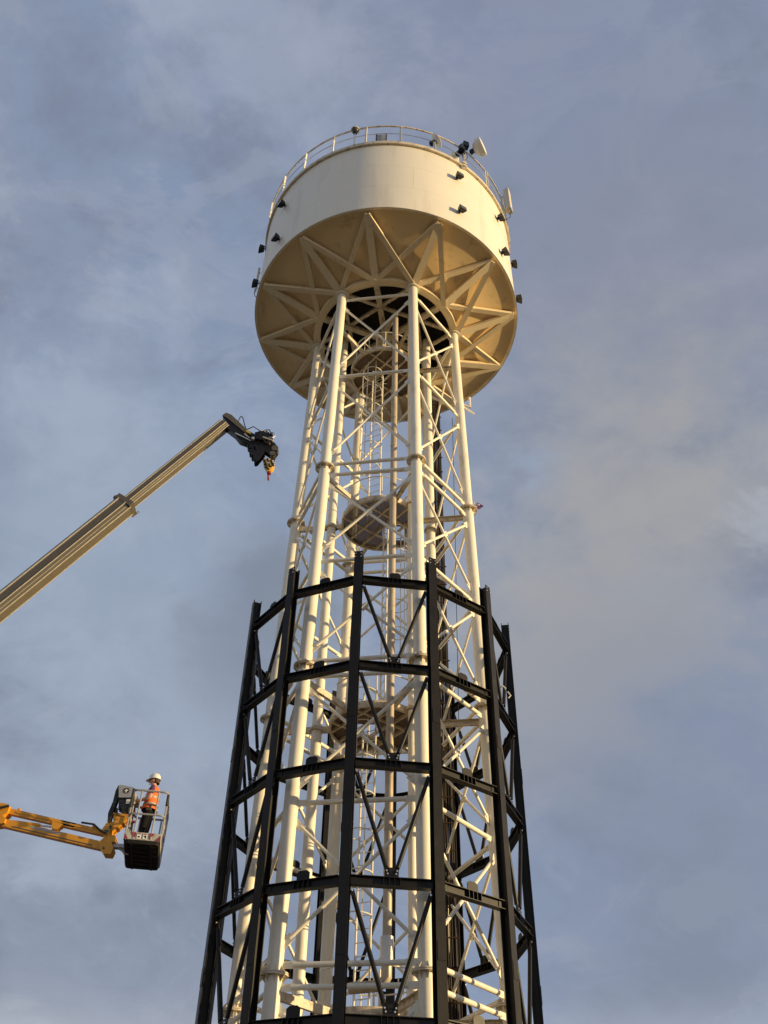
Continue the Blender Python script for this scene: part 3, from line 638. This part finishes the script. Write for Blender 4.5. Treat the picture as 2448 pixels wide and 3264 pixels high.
MB().tube((-5.06, YL-.14, 8.40), (-5.06, YL-.12, 8.40), .02, 10).tube((-5.08, YL-.14, 8.72), (-5.08, YL-.12, 8.72), .035, 12).build('pin', 'collar', kn)
plate_part('rotator', [(-5.163, 8.772), (-5.042, 8.921), (-4.988, 8.922), (-5.023, 9.06), (-4.80, 9.04), (-4.80, 8.90), (-4.97, 8.732), (-5.044, 8.675)], YL-.10, YL+.10, 'lift')
plate_part('rotator_cap', [(-5.03, 9.062), (-5.03, 9.10), (-4.70, 9.065), (-4.68, 9.02), (-4.80, 8.905), (-4.79, 9.03)], YL-.12, YL+.12, 'lift')
MB().path([(-5.02, YL-.14, 8.83), (-4.99, YL-.16, 8.74), (-5.05, YL-.17, 8.66), (-5.18, YL-.15, 8.72), (-5.35, YL-.1, 8.86), (-5.6, YL-.08, 8.90)], .02, 7).build('hydraulic_hose', 'rubber', lf)
MB().path([(-4.98, YL-.10, 9.06), (-4.98, YL-.12, 9.17), (-4.93, YL-.12, 9.20), (-4.90, YL-.1, 9.12)], .018, 7).path([(-4.94, YL-.13, 9.06), (-4.95, YL-.14, 9.14), (-4.90, YL-.14, 9.17), (-4.87, YL-.12, 9.10)], .016, 7).build('hydraulic_hose', 'rubber', lf)
MB().path([(-7.05, YL-.15, 9.17), (-7.25, YL-.16, 9.10), (-7.5, YL-.14, 9.0)], .025, 8).path([(-7.03, YL-.15, 8.82), (-7.15, YL-.16, 8.73), (-7.4, YL-.14, 8.67)], .012, 6).build('hydraulic_hose', 'rubber', lf)
MB().beam((-4.93, YL, 8.48), (-4.62, YL, 8.48), .12, .07).build('basket_arm', 'rail', lf)
MB().path([(-4.80, YL, 8.46), (-4.72, YL, 8.42), (-4.67, YL, 8.36), (-4.60, YL, 8.36)], .035, 8).build('basket_hook', 'rail', lf)
# basket
e1 = Vector((.643, .103, 0)).normalized(); e2 = Vector((-.17, .985, 0)).normalized()
O = Vector((-4.60, -4.95, 8.41)); WB, DB = .66, 1.32
def bk(u, v, z): return O+e1*u+e2*v+Vector((0, 0, z))
bs = MB(); rr = .06
def rrect(z, ins=0., r=.07):
    pts = []
    for cu, cv, a0 in ((WB-r-ins, r+ins, -90), (WB-r-ins, DB-r-ins, 0), (r+ins, DB-r-ins, 90), (r+ins, r+ins, 180)):
        for k in range(5): a = R(a0+22.5*k); pts.append(bk(cu+r*math.cos(a), cv+r*math.sin(a), z))
    return pts
L0, L1 = rrect(-.06, .02), rrect(.0)
n_ = len(L0)
floor_ = MB().add(L0+L1, [tuple(range(n_))[::-1], tuple(range(n_, 2*n_))]+[(i, (i+1) % n_, n_+(i+1) % n_, n_+i) for i in range(n_)]).build('basket_floor', 'basket', lf)
for k in range(6): MB().beam(bk(.06, .12+.21*k, -.066), bk(WB-.06, .12+.21*k, -.066), .03, .02).build('floor_rib', 'basket', floor_)
for u in (.15, WB-.15): MB().beam(bk(u, .05, -.068), bk(u, DB-.05, -.068), .04, .022).build('floor_rib', 'basket', floor_)
kp = MB()
for (u0, v0), (u1, v1) in (((0, 0), (WB, 0)), ((WB, 0), (WB, DB)), ((WB, DB), (0, DB)), ((0, DB), (0, 0))): kp.beam(bk(u0, v0, .075), bk(u1, v1, .075), .012, .14)
kick = kp.build('kick_plate', 'kick', lf)
def sticker(name, uv, mt, v=-.012, th=.004):
    pts = [bk(u, v, z) for u, z in uv]; t = e2*th; n_ = len(uv)
    return MB().add([p_-t for p_ in pts]+[p_ for p_ in pts], [tuple(range(n_)), tuple(range(n_, 2*n_))[::-1]]+[(i, n_+i, n_+(i+1) % n_, (i+1) % n_) for i in range(n_)]).build(name, mt, kick)
for uv in ([(0, .01), (.07, .01), (.0, .115)], [(.11, .14), (.20, .14), (.20, .055), (.17, .04)], [(.45, .14), (.54, .14), (.46, .035), (.45, .035)], [(WB, .01), (WB, .11), (.57, .01)]): sticker('chevron', uv, 'red')
for u0 in (.225, .335):
    sticker('safety_label', [(u0, .02), (u0+.075, .02), (u0+.075, .125), (u0, .125)], 'white')
    sticker('label_header', [(u0+.006, .105), (u0+.069, .105), (u0+.069, .120), (u0+.006, .120)], 'red', -.017)
    if u0 < .3: sticker('pictogram', [(u0+.012, .045), (u0+.064, .045), (u0+.05, .065), (u0+.042, .08), (u0+.03, .07)], 'trousers', -.017)
    else: sticker('pictogram', [(u0+.045, .035), (u0+.06, .035), (u0+.062, .085), (u0+.035, .09), (u0+.012, .06), (u0+.04, .07)], 'trousers', -.017)
def loop(z, name, skip=None, r=.019):
    return MB().path(rrect(z, .0, .09), r, 8, True).build(name, 'rail', lf)
tr = loop(.965, 'top_rail', r=.021); loop(.50, 'mid_rail')
for k, (u, v) in enumerate([(.16, 0), (.48, 0), (0, .10), (WB, .10), (WB, .65), (0, .9), (WB, DB-.1), (.12, DB), (WB-.12, DB), (0, .52)]):
    MB().tube(bk(u, v, .02), bk(u, v, .965), .017, 8).build('rail_post', 'rail', lf)
for (u, v), (u2, v2) in (((WB, .10), (WB, .40)),): MB().path([bk(u, v, .50), bk(u, v, .32), bk(u+.0, v+.06, .27), bk(u2, v2-.05, .27), bk(u2, v2, .32), bk(u2, v2, .5)], .018, 8).build('gate_bar', 'rail', lf)
for p0, p1 in ((bk(0, .0, .62), bk(.0, .0, .98)),): MB().tube(p0, p1, .026, 10).build('padded_grip', 'rubber', lf)
MB().tube(bk(WB, .04, .72), bk(WB, .04, .93), .026, 10).build('padded_grip', 'rubber', lf)
# control console with round emblem
pn = [(-5.01, 9.616), (-4.98, 9.63), (-4.722, 9.585), (-4.66, 9.50), (-4.655, 9.413), (-4.70, 9.365), (-4.96, 9.37)]
con = plate_part('control_console', pn, YL-.20, YL+.25, 'grey')
plate_part('console_base', [(-4.965, 9.367), (-4.74, 9.357), (-4.728, 9.11), (-4.78, 9.10), (-4.933, 9.19)], YL-.17, YL+.22, 'rubber', con)
MB().box((-4.77, YL-.176, 9.30), (.07, .012, .09)).build('socket_box', 'white', con)
ec = Vector((-4.838, YL-.20, 9.507))
MB().tube(ec+Vector((0, -.001, 0)), ec+Vector((0, -.006, 0)), .056, 24).build('emblem_disc', 'trousers', con)
em = [(0, .048), (.010, .02), (.038, .012), (.038, -.002), (.010, -.004), (.014, -.028), (.026, -.040), (.0, -.034), (-.026, -.040), (-.014, -.028), (-.010, -.004), (-.038, -.012), (-.038, .002), (-.010, .02)]
MB().plate([(ec.x+x, ec.z+z) for x, z in em], ec.y-.010, ec.y-.006).build('emblem_mark', 'white', con)
plate_part('hose_guard', [(-5.026, 9.639), (-5.005, 9.557), (-4.987, 9.393), (-5.016, 9.161), (-5.044, 8.932), (-5.085, 8.886), (-5.11, 9.067), (-5.067, 9.298), (-5.06, 9.532)], YL-.16, YL-.02, 'rubber')
MB().tube(bk(.03, .35, .60), bk(.10, .35, .60), .012, 6).path([bk(.08, .30, .46), bk(.08, .30, .40), bk(.09, .3, .2), bk(.08, .3, .12)], .016, 6).build('lanyard', 'rubber', lf)
MB().box(bk(.09, .3, .46), (.05, .03, .04)).build('lanyard_clip', 'red', lf)
# main boom and carrier out of frame
MB().beam((-7.45, YL, 9.03), (-11.5, YL, 1.7), .30, .36).build('main_boom', 'lift', lf)
MB().box((-11.6, YL, 1.5), (2.2, 1.2, .9)).build('turntable', 'lift', lf)
MB().box((-11.5, YL, .75), (2.6, 1.3, .4)).build('chassis', 'collar', lf)
for x in (-.95, .95):
    for s in (-1, 1): MB().tube((-11.5+x, YL+s*.55, .545), (-11.5+x, YL+s*.9, .545), .42, 24).build('wheel', 'rubber', lf)

lf.location = (-12.48, -2.92, -.136); lf.scale = (1.085,)*3
# ------------------------------------------------------------------ worker in the basket
def skin_mesh(name, verts, edges, root=0, sub=2):
    me = bpy.data.meshes.new(name+'_cage'); me.from_pydata([v[0] for v in verts], edges, [])
    o = bpy.data.objects.new(name+'_cage', me); C.objects.link(o)
    md = o.modifiers.new('s', 'SKIN'); md.use_smooth_shade = True; md.branch_smoothing = .6
    sd = o.modifiers.new('u', 'SUBSURF'); sd.levels = sub; sd.render_levels = sub
    for i, v in enumerate(verts):
        sv = me.skin_vertices[0].data[i]; sv.radius = v[1] if isinstance(v[1], tuple) else (v[1], v[1]); sv.use_root = i == root
    dg = bpy.context.evaluated_depsgraph_get(); dg.update()
    r = bpy.data.meshes.new_from_object(o.evaluated_get(dg)); bpy.data.objects.remove(o)
    r.polygons.foreach_set('use_smooth', [True]*len(r.polygons)); return r
# local frame: +f forward, +l to the worker's left, z up
V, E = [], []
def vtx(f, l, z, r, par=None):
    V.append(((f, l, z), r)); i = len(V)-1
    if par is not None: E.append((par, i))
    return i
pel = vtx(0, 0, .90, (.155, .115)); wa = vtx(-.01, 0, 1.02, (.15, .11), pel); ch = vtx(-.02, 0, 1.20, (.165, .12), wa); sh = vtx(-.03, 0, 1.36, (.14, .09), ch)
nk = vtx(-.01, 0, 1.445, (.058, .058), sh); h1 = vtx(.02, 0, 1.52, (.066, .082), nk); h2 = vtx(.01, 0, 1.60, (.074, .092), h1); h3 = vtx(.0, 0, 1.64, (.055, .07), h2)
for s in (1, -1):
    hp = vtx(.0, .095*s, .84, (.10, .10), pel); kn_ = vtx(.03, .11*s, .47, (.066, .066), hp); an = vtx(-.01, .12*s, .10, (.047, .047), kn_); hl = vtx(.0, .125*s, .045, (.045, .045), an); vtx(.15, .135*s, .035, (.042, .03), hl)
    sj = vtx(-.04, .175*s, 1.345, (.068, .068), sh)
    if s == 1: el = vtx(-.06, .255, 1.08, (.046, .046), sj); wr = vtx(.19, .20, 1.04, (.030, .030), el)
    else: el = vtx(.0, -.26, 1.09, (.046, .046), sj); wr = vtx(.24, -.19, 1.07, (.030, .030), el)
    w0 = V[wr][0]
    pm_ = vtx(w0[0]+.07, w0[1]-.01*s, w0[2]+.005, (.038, .020), wr)
    p0 = V[pm_][0]
    for k in range(4):
        b0 = vtx(p0[0]+.045, p0[1]+(.028-.019*k)*s, p0[2]+.004, (.0095, .0095), pm_); b1_ = vtx(p0[0]+.078-.004*abs(k-1), p0[1]+(.030-.020*k)*s, p0[2]-.012, (.009, .009), b0); vtx(p0[0]+.088-.005*abs(k-1), p0[1]+(.030-.020*k)*s, p0[2]-.04, (.008, .008), b1_)
    t0 = vtx(p0[0]-.01, p0[1]-.032*s, p0[2]-.012, (.011, .011), pm_); vtx(p0[0]+.03, p0[1]-.046*s, p0[2]-.025, (.0095, .0095), t0)
me = skin_mesh('body', V, E)
wk = thing('person', 'worker in white hard hat, orange vest and purple shirt at lift controls', 'person')
heading = Vector((-1, .10, 0)).normalized(); left = Vector((0, 0, 1)).cross(heading)
PM = Matrix(((heading.x, left.x, 0, -4.80), (heading.y, left.y, 0, -2.72), (0, 0, 1, 8.99), (0, 0, 0, 1)))@Matrix.Scale(1.037, 4)
wk.matrix_world = PM
for k in ('skin', 'shirt', 'trousers', 'rubber'): me.materials.append(M[k])
for p_ in me.polygons:
    c = p_.center; r_ = abs(c.y)
    if c.z < .12: p_.material_index = 3
    elif c.z < .97 and not (c.x > .12 and c.z > .9): p_.material_index = 2
    elif c.z > 1.425: p_.material_index = 0
    elif r_ > .14 and c.z < 1.17: p_.material_index = 0
    else: p_.material_index = 1
body = bpy.data.objects.new('body', me); C.objects.link(body); body.parent = wk
def wpart(mb, name, mt):
    me_ = bpy.data.meshes.new(name); me_.from_pydata(mb.v, [], mb.f); me_.polygons.foreach_set('use_smooth', [True]*len(me_.polygons)); me_.set_sharp_from_angle(angle=R(50))
    import bmesh
    b = bmesh.new(); b.from_mesh(me_); bmesh.ops.recalc_face_normals(b, faces=b.faces); b.to_mesh(me_); b.free()
    me_.materials.append(M[mt]); o = bpy.data.objects.new(name, me_); C.objects.link(o); o.parent = wk; return o
def ell(mb, rows, n=28, jit=.0):
    k = len(rows); vs = []
    for (z, a, b, cx_) in rows: vs += [(cx_+a*math.cos(2*math.pi*i/n)*(1+jit*math.sin(5*i+z*40)), b*math.sin(2*math.pi*i/n), z) for i in range(n)]
    return mb.add(vs, [(r*n+i, r*n+(i+1) % n, (r+1)*n+(i+1) % n, (r+1)*n+i) for r in range(k-1) for i in range(n)])
VR = [(.90, .165, .200, -.01), (.98, .150, .182, -.01), (1.08, .143, .180, -.015), (1.18, .142, .185, -.02), (1.27, .134, .182, -.028), (1.34, .118, .172, -.03), (1.385, .098, .135, -.03), (1.42, .075, .082, -.02)]
wpart(ell(MB(), VR, jit=.012), 'vest', 'vest')
for z0, z1 in ((.985, 1.025), (1.13, 1.17)):
    def at(z):
        for (a, b) in zip(VR, VR[1:]):
            if a[0] <= z <= b[0]:
                f = (z-a[0])/(b[0]-a[0]); return tuple(a[i]+(b[i]-a[i])*f for i in range(4))
    rows = [(lambda t: (t[0], t[1]+.006, t[2]+.006, t[3]))(at(z)) for z in (z0, z1)]
    wpart(ell(MB(), rows, jit=.012), 'reflective_band', 'band')
hm = MB(); hz = 1.60
hm.add([], [])
prof = [(.100, .120, 0), (.102, .122, .03), (.096, .114, .065), (.078, .092, .10), (.046, .056, .12), (.004, .005, .126)]
ell(hm, [(hz+z, b, a, .005) for a, b, z in prof])
wpart(hm, 'hard_hat', 'white')
brim = MB(); n = 28; vs = []
for ring_ in (0, 1):
    for i in range(n):
        a = 2*math.pi*i/n; ext = .014+.052*max(0, math.cos(a))**2
        rx, ry = (.120, .100) if ring_ == 0 else (.120+ext, .100+.014)
        vs.append((.005+rx*math.cos(a), ry*math.sin(a), hz+.004-(0 if ring_ == 0 else .012+.02*max(0, math.cos(a)))))
vs += [(x, y, z-.008) for x, y, z in vs]
brim.add(vs, [(i, (i+1) % n, n+(i+1) % n, n+i) for i in range(n)]+[(2*n+i, 3*n+i, 3*n+(i+1) % n, 2*n+(i+1) % n) for i in range(n)]+[(n+i, n+(i+1) % n, 3*n+(i+1) % n, 3*n+i) for i in range(n)])
wpart(brim, 'hat_brim', 'white')
hr = MB(); ell(hr, [(1.50, .055, .078, -.055), (1.55, .068, .086, -.04), (1.62, .085, .090, -.025)]); wpart(hr, 'hair', 'hair')
ns = MB().add([(.092, -.014, 1.525), (.092, .014, 1.525), (.098, 0, 1.575), (.132, 0, 1.530), (.095, 0, 1.512)], [(0, 3, 2), (1, 2, 3), (0, 4, 3), (1, 3, 4)]); wpart(ns, 'nose', 'skin')
for s in (-1, 1):
    wpart(MB().lathe([(0, -.012), (.026, -.008), (.030, .0), (.022, .008), (0, .006)], 12, (.0, .078*s, 1.545), Matrix.Rotation(R(90), 3, 'X')@Matrix.Scale(1.2, 3, (0, 1, 0))), 'ear', 'skin')
    wpart(MB().lathe([(0, -.004), (.010, 0), (0, .004)], 10, (.097, .03*s, 1.565), Matrix.Rotation(R(90), 3, 'Y')), 'eye', 'trousers')
wpart(MB().box((.094, 0, 1.49), (.012, .045, .008)), 'mouth', 'red')
wpart(ell(MB(), [(.955, .128, .168, 0), (.985, .128, .168, 0)]), 'belt', 'rubber')
wpart(MB().box((-.05, .17, .90), (.10, .04, .12)), 'tool_pouch', 'collar')
